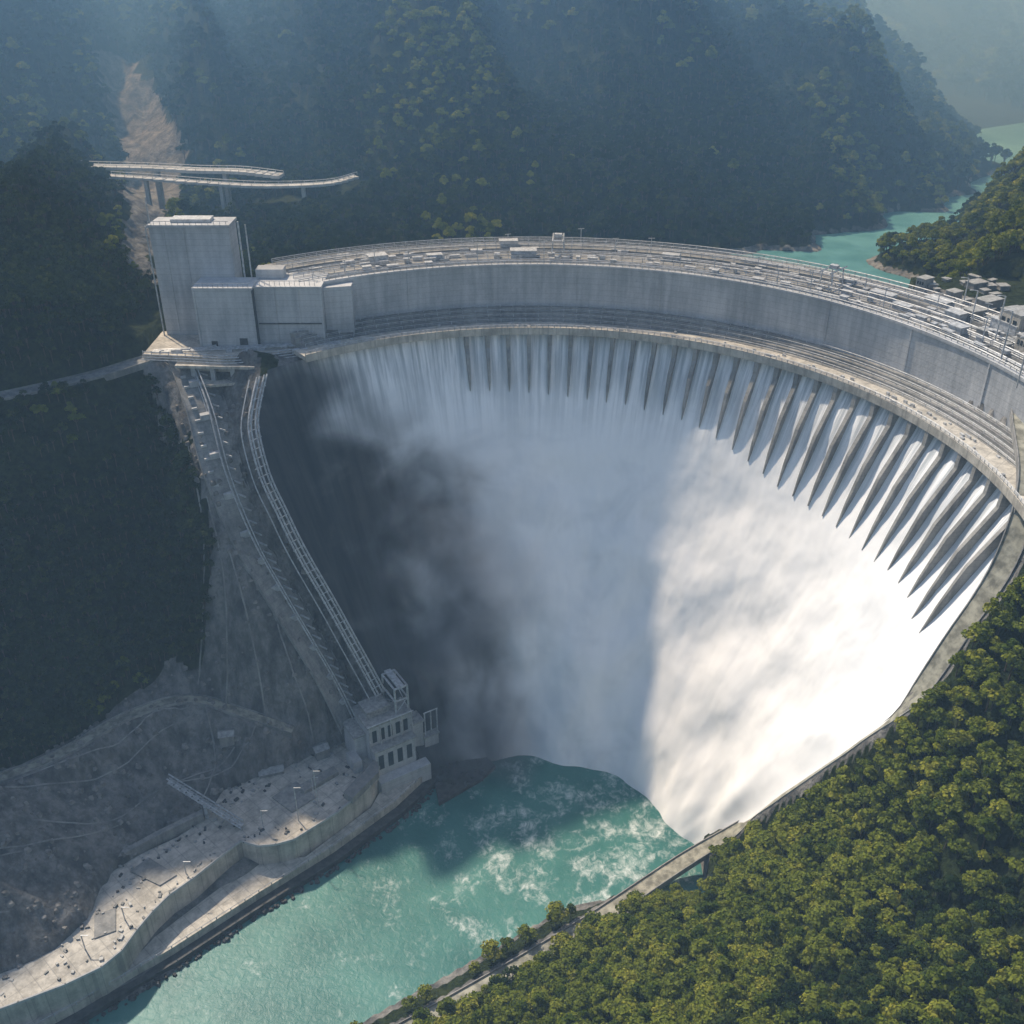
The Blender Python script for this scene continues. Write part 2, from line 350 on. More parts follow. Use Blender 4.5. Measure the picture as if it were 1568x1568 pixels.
f=t.ramp(f,.0,1.)
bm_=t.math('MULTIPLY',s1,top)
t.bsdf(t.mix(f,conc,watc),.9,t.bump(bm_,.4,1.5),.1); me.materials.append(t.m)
b=MB(); b.sweep([(179,210.2),(190.2,210.2),(190.2,212.4),(179,212.4)],-12,129,150); b.sweep([(178.4,209.6),(179.2,209.6),(179.2,213.5),(178.4,213.5)],-12,129,150); b.obj('crest_walkway',M_sunconc,dam)
b=MB()
sec=[(190.2,200)]+sum([[(190.2+i*2.4,212.6+i*1.9),(192.6+i*2.4,212.6+i*1.9)] for i in range(4)],[])+[(199.9,200)]
b.sweep(sec,-12,128,160); b.obj('stepped_terrace',M_conc2,dam)
b=MB(); b.sweep([(199.9,200),(202.5,200),(201.4,239.8),(199.9,239.8)],-12,122,150)
b.sweep([(199.3,239.8),(202.0,239.8),(202.0,241.2),(199.3,241.2)],-12,122,150)
for a in list(range(-8,122,13)):
    x,y,_=P(199.8,a,0); b.box((x,y,230),(.8,.7,19.6),math.radians(a))
b.obj('upper_wall',M_conc,dam)
b=MB(); b.sweep([(202.5,205),(240,205),(240,242.6),(226,242.6),(225.9,240.8),(212,240.8),(211.9,239.6),(202.5,239.6)],3,126,130); b.obj('crest_deck',M_conc2,dam)
b=MB(); angs=[]
a=-2.
while a<103: angs.append(a); a+=3.55
for a in angs:
    ar=math.radians(a); tx,ty=-math.sin(ar),math.cos(ar)
    zb=float(np.interp(a,[0,40,60,100],[150,158,174,182])); zm=(203+zb)/2
    L=[(210,178.8,1.1),(203,178.2,1.1),(zm+6,Rz(zm+6)-5.2,.9),((zm+zb)/2,Rz((zm+zb)/2)-3.4,.6),(zb,Rz(zb)-1.4,.2)]
    vs=[]
    for z,ri,w in L:
        for rr,sg in((ri,-1),(ri,1),(Rz(z)+2,1),(Rz(z)+2,-1)):
            vs.append((CX+rr*math.cos(ar)+tx*w*sg,CY+rr*math.sin(ar)+ty*w*sg,z))
    fs=[(0,1,2,3)]+[(i*4+k,i*4+(k+1)%4,(i+1)*4+(k+1)%4,(i+1)*4+k) for i in range(len(L)-1) for k in range(4)]+[(16,17,18,19)]
    b.add(vs,fs)
b.obj('spillway_piers',M_conc2,dam)
def arc_rail(b,rr,z,a0,a1,h=2.0,step=1.0,rad=.16,bars=3):
    n=int((a1-a0)/step)
    for k in range(bars):
        b.tube([P(rr,a0+(a1-a0)*i/n,z+h*(k+1)/bars) for i in range(n+1)],rad*(1.3 if k==bars-1 else .8),4)
    for i in range(n+1):
        x,y,_=P(rr,a0+(a1-a0)*i/n,0); b.box((x,y,z+h/2),(.3,.3,h),math.radians(a0))
b=MB()
arc_rail(b,178.8,213.5,-12,129,1.6)
for i in range(4): arc_rail(b,190.8+i*2.4,212.6+i*1.9,-10,127,1.5,2,.12,2)
arc_rail(b,200.6,241.2,-10,122,1.6,1,.14,2)
for rr,z in((206,239.6),(212.5,240.8),(219,240.8),(226.5,242.6),(233,242.6),(239,242.6)): arc_rail(b,rr,z,4,125,2.6,1.5,.2,3)
b.obj('railings',M_steel,dam)
b=MB()
for rr,z in((208,240.4),(209.2,240.4),(222,241.6),(229.5,243.4)): b.tube([P(rr,4+i*1.5,z) for i in range(80)],.45,6)
cab=[(91,216,6,14,3.5),(93,230,5,10,5),(70,222,4,9,3),(40,222,5,12,3),(112,220,6,10,4),(58,231,4,22,2.4),(34,232,7,12,4),(104,215,4,8,3),(30,224,7,8,4),(24,230,8,14,6),(27,212,5,7,3),(18,228,8,9,5),(14,222,6,12,7),(36,215,3,9,2.5),(46,229,4,8,3)]
cab+=[(R2.uniform(8,122),R2.uniform(205,238),R2.uniform(.8,2.5),R2.uniform(1.5,6),R2.uniform(.8,2)) for _ in range(170)]
cab2=[(R2.uniform(-6,124),R2.uniform(181,189),R2.uniform(.5,1.2),R2.uniform(.8,2.5),R2.uniform(.5,1.3)) for _ in range(70)]
for a,rr,w,l,h in cab:
    x,y,_=P(rr,a,0); b.box((x,y,240+h/2+.9),(w,l,h),math.radians(a)); b.box((x,y,241.1+h),(w+.6,l+.6,.4),math.radians(a))
for a,rr,w,l,h in cab2:
    x,y,_=P(rr,a,0); b.box((x,y,212.4+h/2),(w,l,h),math.radians(a))
for a in list(np.arange(8,124,5)):
    rr=R2.choice([205,211,225,234]); x,y,_=P(rr,a,0); h=R2.uniform(6,13); b.tube([(x,y,240),(x,y,240+h)],.22,4); b.box((x,y,240+h),(.3,3.5,.3),math.radians(a+20))
b.obj('crest_pipes_and_cabins',M_steel,dam)
for gi,(a,rr) in enumerate(((86,219),(47,219))):
    g=MB(); ar=math.radians(a)
    def gp(dr,dt,z): return (CX+(rr+dr)*math.cos(ar)-dt*math.sin(ar),CY+(rr+dr)*math.sin(ar)+dt*math.cos(ar),z)
    for dr_ in(-6,6):
        for dt in(-3.5,3.5): g.tube([gp(dr_,dt,241),gp(dr_*.9,dt*.8,250)],.35,5)
        g.tube([gp(dr_,-3.5,242),gp(dr_,3.5,242)],.3,4); g.tube([gp(dr_*.9,-2.8,250),gp(dr_*.9,2.8,250)],.35,4)
    for dt in(-2.8,2.8): g.tube([gp(-8,dt,250.3),gp(9,dt,250.3)],.45,4)
    c=gp(1,0,251.4); g.box(c,(3,4,1.8),ar); g.obj('gantry_crane' if gi==0 else 'gantry_crane.001',M_steel)
# ------------------------------------------------------------------ tower + gatehouses
tw=empty('intake_tower'); b=MB()
b.prism([(-182,515),(-142,515),(-142,530),(-181,530)],200,267)
b.prism([(-182.6,514.2),(-141.4,514.2),(-141.4,530.8),(-181.6,530.8)],267,268.4)
for x in(-175,-165): b.box((x,514.8,236),(.7,.5,60))
b.obj('walls',M_conc,tw)
b=MB(); b.box((-162,523,269.3),(20,8,1.6)); b.tube([(-181,515.2,269),(-181,515.2,282)],.35)
b.tube([(-137,515,240),(-137,515,270)],.5); b.tube([(-134,517,240),(-134,517,268)],.4); b.tube([(-183.2,514,205),(-183.2,514,268)],.4)
for x in np.arange(-182,-141,3): b.box((x,514.8,269.3),(.2,.2,2))
b.tube([(-182,514.8,270.2),(-141.6,514.8,270.2)],.15); b.obj('roof_plant',M_steel,tw)
gh=empty('gatehouse_building'); b=MB()
b.prism([(-159,497),(-130,497),(-130,514.5),(-159,514.5)],205,241)
b.prism([(-129.8,501),(-96,501),(-96,524),(-129.8,524)],205,240.5)
b.prism([(-95.8,506),(-82,509),(-82,524),(-95.8,524)],200,239)
b.box((-144.5,505.6,241.4),(30,18,.8)); b.box((-112.9,512.4,240.9),(34.6,24,.8))
for x in(-159,-130.5,-120,-108,-96.5): b.box((x,496.8 if x<-130 else 500.8,223),(1,.6,35))
b.box((-124,518,243.5),(14,8,5))
b.obj('walls',M_conc,gh)
b=MB(); b.box((-113,500.6,222),(32,.8,.5)); b.box((-137,496.7,213),(4,.4,5)); b.box((-106,500.6,213),(5,.5,5)); b.box((-152,496.8,212),(3,.4,4)); b.box((-129.9,499,222),(.5,3.8,36))  # last box: dark strip painting shade into the gap between blocks
b.obj('ledges_doors_gap_shade',M_dark,gh)
b=MB()
for x in np.arange(-159,-97,2.5): b.box((x,497.3 if x<-130 else 501.3,242.8),(.2,.2,2.4))
b.tube([(-159,497.3,244),(-130,497.3,244)],.16); b.tube([(-129.5,501.3,244),(-97,501.3,244)],.16)
for k in range(4): b.tube([(-88,497+k*1.2,212.5),(-182,488+k*1.3,211.2)],.3)
b.obj('handrails',M_steel,gh)
b=MB()
b.prism(pl,203,210.8); b.prism([(-168,478),(-128,476),(-128,486),(-168,488)],206.8,208.2); b.prism([(-190,489),(-150,472),(-118,480),(-100,492),(-118,486),(-150,478),(-186,494)],199,200.2); b.obj('abutment_platform',M_sunconc)
b=MB()
for o in range(4):
    pts=[(x,y-o*1.2,212-o*.9) for x,y in pl[:6]]; b.tube(smooth_path(pts,4),.28)
for q in smooth_path([(x,y,0) for x,y in pl[:6]],6): b.box((q[0],q[1],211.7),(.3,.3,2))
for k in range(16):
    x=R2.uniform(-178,-100); y=R2.uniform(487,496); b.box((x,y,211.4),(R2.uniform(2,6),R2.uniform(1,2.4),R2.uniform(1,2.6)),R2.uniform(0,.5))
b.obj('platform_railing',M_steel)
b=MB()
for x,y in((-160,481),(-150,480),(-140,480),(-118,487),(-104,493)): b.box((x,y,190),(2.2,2.2,34))
b.obj('platform_columns',M_conc)
b=MB(); st=MB()
def lip(zv,off):
    rr=Rz(zv); a=float(edgeL(rr))+math.degrees(off/rr); x,y,_=P(rr,a,0); return x,y
zs=[206,198,188,176,162,148,134,120,106,92,78,64,50]
for off in(2.2,3.8,6.5,8.1,12.5):
    pts=[]
    for zv in zs:
        x,y=lip(zv,off); pts.append((x,y,max(float(H(x,y)),zv)+1.6))
    b.tube(smooth_path(pts,3),.5 if off<9 else .3,6)
for zv in np.arange(50,205,4.):
    x0,y0=lip(zv,1.6); x1,y1=lip(zv,8.6); h0=max(float(H(x0,y0)),float(H(x1,y1)),zv)+.9
    b.tube([(x0,y0,h0),(x1,y1,h0)],.28,4)
for i in range(2,len(spine)-2,1):
    x,y,z=spine[i]
    st.box((x-5,y-3,z+1.1),(2.6,1.2,1.0),.5); st.box((x+4,y+1.5,z+1.0),(6,.5,.8),-.6)
    if i%3==0: st.box((x-2,y,z+2),(5,3.5,3),.5)
for sd,rd in((-8.6,.25),(-6.6,.45),(-5,.45),(-1.5,.3),(2.5,.45),(8.6,.3)):
    b.tube([(x+sd*.62,y-sd*.78,z+1.8) for x,y,z in spine],rd,5)
b.obj('penstock_pipes',M_steel); st.obj('slope_stairway',M_conc)
# ------------------------------------------------------------------ viaduct
vd=empty('road_viaduct'); b=MB()
def deck(b,path,w,th):
    Pp=[Vector(q) for q in path]
    for i in range(len(Pp)-1):
        d=Pp[i+1]-Pp[i]; m=(Pp[i]+Pp[i+1])/2; b.box(tuple(m),(d.length+.3,w,th),math.atan2(d.y,d.x))
deck(b,va,10,1.8); deck(b,vb,7,1.4)
for i in range(4,len(va)-2,7):
    x,y,z=va[i]; h=float(H(x,y)); b.box((x,y,(z-1+h-3)/2),(2.5,6,z-1-h+3))
for i in range(4,len(vb)-2,7):
    x,y,z=vb[i]; h=float(H(x,y)); b.box((x,y,(z-1+h-3)/2),(2,4,z-1-h+3))
b.obj('deck_and_piers',M_conc,vd); b=MB()
for path,o in((va,4.8),(va,-4.8),(vb,3.3),(vb,-3.3)):
    b.tube([(x+o*.1,y+o,z+2.2) for x,y,z in path],.25,4)
    for x,y,z in path: b.box((x+o*.1,y+o,z+1.5),(.3,.3,1.6))
b.obj('guard_rails',M_steel,vd)
# ------------------------------------------------------------------ quay + powerhouse
qy=empty('quay_platform'); b=MB()
b.prism(main,-4,20); b.obj('upper_slab',M_sunconc,qy)
b=MB(); pm=[(x,y) for x,y in main[:18]]
for i in range(len(pm)-1):
    a_=Vector((*pm[i],0)); e_=Vector((*pm[i+1],0)); m=(a_+e_)/2; d=e_-a_; b.box((m.x,m.y,20.5),(d.length+.4,.7,1.2),math.atan2(d.y,d.x))
b.obj('edge_parapet',M_conc,qy)
b=MB(); lowq=[(-44,414),(-46,402),(-60,382),(-88,352),(-118,325),(-150,295),(-182,268),(-225,236),(-260,214),(-262,230),(-200,262),(-160,300),(-125,342),(-100,346),(-72,378),(-62,410)]
b.prism(lowq,-6,7.5); b.obj('lower_quay',M_sunconc,qy)
b=MB(); lq2=[(-38,412),(-41,400),(-56,379),(-85,348),(-116,321),(-148,291),(-180,264),(-224,231),(-262,208),(-262,214),(-225,238),(-182,269),(-150,296),(-118,326),(-88,353),(-60,383),(-46,403),(-44,413)]
b.prism(lq2,-6,3.2)
b.prism([(-60,432),(-44,444),(-30,441),(-20,428),(-9,413),(-17,403),(-38,386),(-41,400),(-46,413)],-6,2.4)
for i in range(300):
    k=R2.randrange(0,8); u=R2.random(); x=lq2[k][0]*(1-u)+lq2[k+1][0]*u+R2.uniform(-.5,2.6); y=lq2[k][1]*(1-u)+lq2[k+1][1]*u-R2.uniform(-.5,2.6)
    boulder(b,x,y,R2.uniform(-.2,1.0),R2.uniform(.6,1.7))
for i in range(120):
    boulder(b,R2.uniform(-44,-14),R2.uniform(398,436),2.5,R2.uniform(.5,1.6))
b.obj('mooring_ledge',M_rock,qy)
b=MB()
for i in range(1,8):
    x0,y0=lowq[i];x1,y1=lowq[i+1]
    for k in range(6):
        u=k/6; b.box((x0+(x1-x0)*u,y0+(y1-y0)*u,8.3),(.35,.35,1.8))
    b.tube([(x0,y0,9.1),(x1,y1,9.1)],.16,4)
for x,y,h in((-96,366,24),(-104,357,22),(-99,372,14),(-120,352,12),(-150,325,8),(-170,300,8),(-182,285,9)):
    b.tube([(x,y,20),(x,y,20+h)],.28,5); b.box((x+1.5,y,20+h),(3.4,.3,.3))
b.obj('lamp_masts_and_rails',M_steel,qy)
b=MB(); bk=MB()
for k in range(240):
    i=random.randrange(len(main)); x=main[i][0]*.82+(-125)*.18+random.uniform(-8,8); y=main[i][1]*.82+358*.18+random.uniform(-8,8)
    if pip(np.array([x]),np.array([y]),main)[0]:
        h=random.uniform(.3,1.2); (b if k%2 else bk).box((x,y,20+h/2),(random.uniform(.4,2.4),random.uniform(.4,1.4),h),random.uniform(0,3))
b.obj('stacked_equipment',M_roof,qy); bk.obj('stacked_timber_and_steel',M_dark,qy)
b=MB()
b.prism([(-70,398),(-84,372),(-79,368),(-68,386)],20,24); b.prism([(-92,392),(-108,378),(-104,374),(-89,388)],20,22.5)
b.prism([(-150,357),(-168,343),(-185,328),(-187,330),(-169,346),(-151,360)],16,25); b.prism([(-86,417),(-103,407),(-116,397),(-133,387),(-135,389),(-117,400),(-104,410),(-87,420)],16,29)
b.prism([(-120,372),(-108,362),(-98,372),(-110,383)],20,20.8); b.prism([(-160,318),(-154,324),(-170,334),(-176,326)],20,20.7); b.prism([(-180,290),(-172,294),(-176,306),(-184,302)],20,20.6)
b.obj('retaining_walls',M_conc2,qy)
cb=empty('conveyor_gantry'); b=MB()
A_=Vector((-168,368,36)); B_=Vector((-130,352,21.5)); d=(B_-A_)
for o in(-1.6,1.6):
    for h in(0,2.6): b.tube([tuple(A_+Vector((0,o,h))),tuple(B_+Vector((0,o,h)))],.35,5)
for k in range(13):
    q=A_+d*k/12; q2=A_+d*min(k+1,12)/12
    for o in(-1.6,1.6): b.tube([tuple(q+Vector((0,o,0))),tuple(q2+Vector((0,o,2.6)))],.16,4)
for k in range(12):
    q=A_+d*(k+.5)/12; b.box(tuple(q),(3.3,3,.3),math.atan2(d.y,d.x))
b.box(tuple((A_+B_)/2+Vector((0,0,-11))),(1.6,3,21)); b.obj('truss',M_steel,cb)
ph=empty('powerhouse_building'); b=MB(); rz=math.radians(32); S=1.2
def L(x,y): x*=S;y*=S; return (-68+x*math.cos(rz)-y*math.sin(rz),411+x*math.sin(rz)+y*math.cos(rz))
def lb_(b,x,y,z0,z1,sx,sy): X,Y=L(x,y); b.box((X,Y,(z0+z1)/2),(sx*S,sy*S,z1-z0),rz)
lb_(b,0,0,-2,43,20,15); lb_(b,-12.7,2,10,36,5,12); lb_(b,13,-1,-4,34,5.6,13); lb_(b,0,-9.8,-2,30,19,4); lb_(b,19.5,0,-5,22,7,16); lb_(b,2,-14.5,-4,14,24,5); lb_(b,-17,-6,14,27,4,8)
b.obj('walls',M_conc,ph)
b=MB(); lb_(b,0,0,43,44.2,21.5,16.5); lb_(b,-3,1,44.2,48,10,8); lb_(b,-3,1,48,48.6,11,9); lb_(b,13,-1,34,34.8,6.6,14.4); lb_(b,0,-10,30,30.7,20.5,4.6); lb_(b,19.5,0,22,22.7,8,17); lb_(b,-12.9,2,36,36.8,5.6,13); b.obj('roof',M_roof,ph)
b=MB()
for i in range(5): lb_(b,-7.4+i*3.7,-7.55,32.5,40,2.0,.3)
for i in range(4): lb_(b,10.05,-5+i*3.2,36.5,41,.3,1.8)
for i in range(4): lb_(b,-7+i*4.5,-11.9,18,27,2.4,.3)
for i in range(3): lb_(b,15.85,-4+i*3.5,24,31,.3,1.8)
b.obj('windows',M_glass,ph)
b=MB()
for x,y in((4,-6),(10,-6),(4,6),(10,6)):
    X,Y=L(x,y); b.tube([(X,Y,43),(X,Y,60)],.6,5)
for (p1,p2) in(((4,-6),(10,-6)),((10,-6),(10,6)),((10,6),(4,6)),((4,6),(4,-6))):
    for z in(52,60): b.tube([(*L(*p1),z),(*L(*p2),z)],.55,5)
    b.tube([(*L(*p1),44),(*L(*p2),52)],.25,4)
lb_(b,7,0,60,61,3,14)
for x in(-10,-5,0,5,10):
    X,Y=L(x,-8.6); b.tube([(X,Y,30),(X,Y,45)],.4,4)
b.tube([(*L(-11,-8.8),45),(*L(11,-8.8),45)],.35,4)
for x in(17,20,23):
    for y in(-7,7):
        X,Y=L(x,y); b.tube([(X,Y,22),(X,Y,38)],.4,4)
for y in(-7,7): b.tube([(*L(16.5,y),38),(*L(23.5,y),38)],.4,4)
b.obj('roof_gantry',M_steel,ph)
sh=empty('valve_house'); b=MB(); b2=MB()
for x,y,w,l,h,a in((-124,390,12,6,5,.3),(-100,402,7,6,9,.5),(-144,391,7,5,4,.2)):
    z=float(H(x,y)); b.box((x,y,z+h/2-2),(w,l,h+4),a); b2.gable((x,y,z+h+.02),(w+1,l+1,0),a,1.6)
b.obj('walls',M_conc2,sh); b2.obj('roof',M_roof,sh)
rb=empty('control_building'); b=MB(); g=MB(); rf=MB(); bw=MB()
bl=[(222,432,9,12,11,.35),(206,500,7,5,5,.6),(226,470,11,7,4,.5),(212,452,8,6,5,.4),(238,445,10,14,7,.3),(214,482,6,5,4,.5),(232,500,9,6,3,.4),(219,412,7,7,7,.3)]
bl+=[(R2.uniform(208,245),R2.uniform(400,515),R2.uniform(1.5,5),R2.uniform(1.5,6),R2.uniform(1,2.5),R2.uniform(0,.8)) for _ in range(50)]
for i,(x,y,w,l,h,a) in enumerate(bl):
    (bw if i in(0,7) else b).box((x,y,241+h/2-1),(w,l,h+2),a); rf.box((x,y,241.2+h),(w+.6,l+.6,.4),a)
    if h>4:
        for k in range(3): g.box((x-(w/2+.05)*math.cos(a)-math.sin(a)*(k-1)*l*.28,y-(w/2+.05)*math.sin(a)+math.cos(a)*(k-1)*l*.28,241+h*.6),(.3,l*.16,h*.3),a)
bw.obj('white_walls',M_sunconc,rb); b.obj('walls',M_conc2,rb); rf.obj('roof',M_roof,rb); g.obj('windows',M_glass,rb)
for i,(x,y,h) in enumerate(((211,425,20),(203,400,22),(208,445,16),(202,380,18),(214,470,14))):
    b=MB(); b.tube([(x,y,238),(x,y,241+h)],.3,6); b.tube([(x,y,241+h),(x-3,y-.5,241.6+h)],.2,5); b.box((x-3.2,y-.5,241.5+h),(1.4,.6,.35)); b.obj('street_lamp' if i==0 else 'street_lamp.%03d'%i,M_steel)
# ------------------------------------------------------------------ water
def water(name,poly,z,deep,shallow,foam):
    b=MB(); b.add([(x,y,z) for x,y in poly],[tuple(range(len(poly)))]); 
    t=NT(name+'_surface'); p=t.coord()
    n1=t.noise(p,.02,5,.6); n2=t.noise(p,.06,6,.6,.5); rip=t.noise(p,.30,6,.6,.8)
    col=t.mix(t.ramp(n1,.3,.7),deep,shallow)
    if foam:
        vm=t.N('ShaderNodeVectorMath',operation='DISTANCE'); t.l.new(p,vm.inputs[0]); vm.inputs[1].default_value=(50,352,0)
        near=t.ramp(vm.outputs['Value'],15,160,1,0)
        n3=t.noise(t.scale(p,(1,.8,1)),.3,8,.75,.8)
        ff=t.math('ADD',t.math('MULTIPLY',n2,.6),t.math('MULTIPLY',n3,.5)); ff=t.math('ADD',ff,t.math('MULTIPLY',near,.10))
        col=t.mix(t.ramp(ff,.61,.87,0,.85),col,(.8,.84,.82))
    t.bsdf(col,.4,t.bump(rip,.35,.8),.25)
    return b.obj(name,t.m,recalc=False)
water('river_water',[(-700,-200),(60,-200),(40,280),(150,340),(120,480),(-40,470),(-60,420),(-300,280),(-700,200)],0,(.020,.12,.11),(.06,.20,.175),True)
water('reservoir_water',[(60,560),(120,535),(185,500),(232,520),(300,590),(560,740),(900,1000),(700,1200),(380,1000),(100,660)],225,(.05,.17,.18),(.14,.33,.33),False)
# ------------------------------------------------------------------ trees
def leafmat(name,a,bc,c):
    t=NT(name); oi=t.N('ShaderNodeObjectInfo'); 
    f=t.math('ADD',t.math('MULTIPLY',oi.outputs['Random'],.6),t.math('MULTIPLY',t.attr('tone'),.5))
    col=t.mix(t.ramp(f,.1,.6),a,bc); col=t.mix(t.ramp(f,.6,1.05),col,c)
    d=t.N('ShaderNodeBsdfDiffuse'); t.l.new(col,d.inputs[0]); tr=t.N('ShaderNodeBsdfTranslucent'); t.l.new(col,tr.inputs[0])
    m=t.N('ShaderNodeMixShader'); m.inputs[0].default_value=.3; t.l.new(d.outputs[0],m.inputs[1]); t.l.new(tr.outputs[0],m.inputs[2]); t.l.new(m.outputs[0],t.out.inputs[0]); return t.m
M_leaf=leafmat('foliage_sunlit_tone',(.055,.085,.012),(.17,.20,.028),(.32,.31,.045))  # lighter leaf copy: sunlight on the slopes put into the colour
M_leaf_shade=leafmat('foliage_shaded_tone',(.010,.022,.010),(.028,.048,.015),(.08,.10,.025))  # darker leaf copy: shade of left and far slopes put into the colour
M_bark=simple('bark',(.08,.06,.045),.9)
def make_tree(name,seed,h,cr,nl,leaves,leaf):
    R=np.random.default_rng(seed); b=MB()
    def limb(p0,p1,r0,r1):
        P0,P1=Vector(p0),Vector(p1); d=(P1-P0).normalized(); a=d.cross(Vector((.3,.9,.1))).normalized(); c=a.cross(d); vs=[]
        for q,rr in((P0,r0),((P0+P1)/2+a*.15,(r0+r1)/2),(P1,r1)):
            for k in range(5): th=k*2*math.pi/5; vs.append(q+a*math.cos(th)*rr+c*math.sin(th)*rr)
        b.add(vs,[(i*5+k,i*5+(k+1)%5,(i+1)*5+(k+1)%5,(i+1)*5+k) for i in range(2) for k in range(5)])
    limb((0,0,-1.5),(0.1,0,h*.6),.3,.14)
    lobes=[]
    for i in range(nl):
        th=i*2.4+R.uniform(-.4,.4); rr=cr*R.uniform(.25,.72)*(1 if i else 0); z=h*(.5+.42*(1-rr/cr)*R.uniform(.6,1.15)); L_=(rr*math.cos(th),rr*math.sin(th),z)
        lobes.append((L_,cr*R.uniform(.3,.5),R.uniform(0,1))); limb((0,0,h*.35),L_,.12,.04)
    nt=len(b.f); tones=[0.]*len(b.v)
    for i in range(leaves):
        (c,rad,tn)=lobes[R.integers(nl)]; d=R.normal(size=3); d/=np.linalg.norm(d)
        if d[2]<-.35: d[2]*=-1
        q=np.array(c)+d*rad*R.uniform(.65,1.12)*np.array([1,1,.8]); s=R.uniform(.28,.6)*cr/3.6
        nrm=d+R.normal(size=3)*.45; nrm/=np.linalg.norm(nrm); a=np.cross(nrm,R.normal(size=3)); a/=np.linalg.norm(a); c2=np.cross(nrm,a)
        vs=[q+a*s*1.1,q+c2*s*.7,q-a*s,q-c2*s*.8]; b.add(vs,[(0,1,2,3)]); tones+=[float(np.clip(tn*.7+R.uniform(0,.35),0,1))]*4
    me=bpy.data.meshes.new(name); me.from_pydata(b.v,[],b.f); me.materials.append(M_bark); me.materials.append(leaf)
    me.polygons.foreach_set('material_index',[0]*nt+[1]*(len(b.f)-nt))
    me.attributes.new('tone','FLOAT','POINT').data.foreach_set('value',tones)
    return bpy.data.objects.new(name,me)
protos=[make_tree('broadleaf_tree_a',1,9.5,3.9,9,620,M_leaf),make_tree('broadleaf_tree_b',2,8,3.5,8,560,M_leaf),make_tree('broadleaf_tree_c',3,11,3.6,10,640,M_leaf)]
protod=[make_tree('shaded_tone_tree_a',4,9.5,3.9,9,420,M_leaf_shade),make_tree('shaded_tone_tree_b',5,10,3.5,8,420,M_leaf_shade)]
def scatter(name,pts,scl,proto):
    me=bpy.data.meshes.new(name); me.from_pydata([tuple(p) for p in pts],[],[])
    me.attributes.new('scl','FLOAT','POINT').data.foreach_set('value',scl)
    me.attributes.new('rot','FLOAT','POINT').data.foreach_set('value',rng.uniform(0,6.28,len(pts)))
    o=bpy.data.objects.new(name,me); link(o)
    ng=bpy.data.node_groups.new(name,'GeometryNodeTree'); ng.interface.new_socket('Geometry',in_out='INPUT',socket_type='NodeSocketGeometry'); ng.interface.new_socket('Geometry',in_out='OUTPUT',socket_type='NodeSocketGeometry')
    N=ng.nodes; gi=N.new('NodeGroupInput'); go=N.new('NodeGroupOutput'); ip=N.new('GeometryNodeInstanceOnPoints'); oi=N.new('GeometryNodeObjectInfo'); oi.inputs[0].default_value=proto; oi.inputs['As Instance'].default_value=True
    a1_=N.new('GeometryNodeInputNamedAttribute'); a1_.data_type='FLOAT'; a1_.inputs[0].default_value='scl'
    a2_=N.new('GeometryNodeInputNamedAttribute'); a2_.data_type='FLOAT'; a2_.inputs[0].default_value='rot'
    cx_=N.new('ShaderNodeCombineXYZ'); l=ng.links
    l.new(gi.outputs[0],ip.inputs['Points']); l.new(oi.outputs['Geometry'],ip.inputs['Instance']); l.new(a2_.outputs[0],cx_.inputs[2]); l.new(cx_.outputs[0],ip.inputs['Rotation']); l.new(a1_.outputs[0],ip.inputs['Scale']); l.new(ip.outputs[0],go.inputs[0])
    md=o.modifiers.new('instances','NODES'); md.node_group=ng; return o
def gen(x0,x1,y0,y1,sp,smin,smax,cond=None):
    xs,ys=np.meshgrid(np.arange(x0,x1,sp),np.arange(y0,y1,sp)); xs=xs.ravel()+rng.uniform(-.5,.5,xs.size)*sp; ys=ys.ravel()+rng.uniform(-.5,.5,ys.size)*sp
    if cond is not None: kk=cond(xs,ys); xs,ys=xs[kk],ys[kk]
    z=H(xs,ys); keep=np.ones(xs.shape,bool)
    rr=np.hypot(xs-CX,ys-CY); ph_=np.degrees(np.arctan2(ys-CY,xs-CX)); ph_=np.where(ph_<-90,ph_+360,ph_)
    keep&=~((rr<258)&(ph_>-3)&(ph_<132)); keep&=~rockmask(xs,ys)
    keep&=~((rr<193)&(ph_>edgeR(rr)-2.5)&(ph_<150))
    keep&=z>4; keep&=~((z<227.5)&(ys>500)&(xs>90)&(ys<1300))
    keep&=~((xs>203)&(xs<262)&(ys>393)&(ys<522)); keep&=~((xs>-200)&(xs<-80)&(ys>478)&(ys<545))
    for path,w in((upper_road,8),(mid_road,6),(rim,8),(va,14),(vb,12)):
        d,_=seg_dist(xs,ys,path); keep&=d>w
    keep&=np.abs(xs)<.62*np.maximum(ys,0)+130
    dens=np.array([mn.noise(Vector((x*.02,y*.02,2.))) for x,y in zip(xs,ys)]); keep&=rng.uniform(size=xs.size)<.97+dens*.2
    xs,ys,z=xs[keep],ys[keep],z[keep]
    return np.stack([xs,ys,z-.6],1), rng.uniform(smin,smax,len(xs))*(1+.25*dens[keep])
nearR=lambda x,y:((x>-40)|(y<260))&(y<460)
leftS=lambda x,y:(x<-110)&(y>300)&(y<540)
sets=[gen(-200,430,60,460,4.1,.55,1.4,nearR),gen(-420,-110,300,540,2.9,.65,1.25,leftS),gen(-400,470,200,760,5.0,.65,1.25,lambda x,y:~nearR(x,y)&~leftS(x,y)),gen(-650,650,760,1200,8.,1.1,1.7),gen(-900,1100,1200,2000,15,2.0,3.0),gen(-1500,2000,2000,3800,34,4.,6.)]
AP=np.concatenate([s[0] for s in sets]); AS=np.concatenate([s[1] for s in sets])
bright=((AP[:,0]>60)&(AP[:,1]<470))|((AP[:,1]<350)&(AP[:,0]>-120))|((AP[:,0]>200)&(AP[:,1]<720)&(AP[:,1]<AP[:,0]*.9+390))  # sunlit slopes take the lighter leaf copy, shaded slopes the darker one
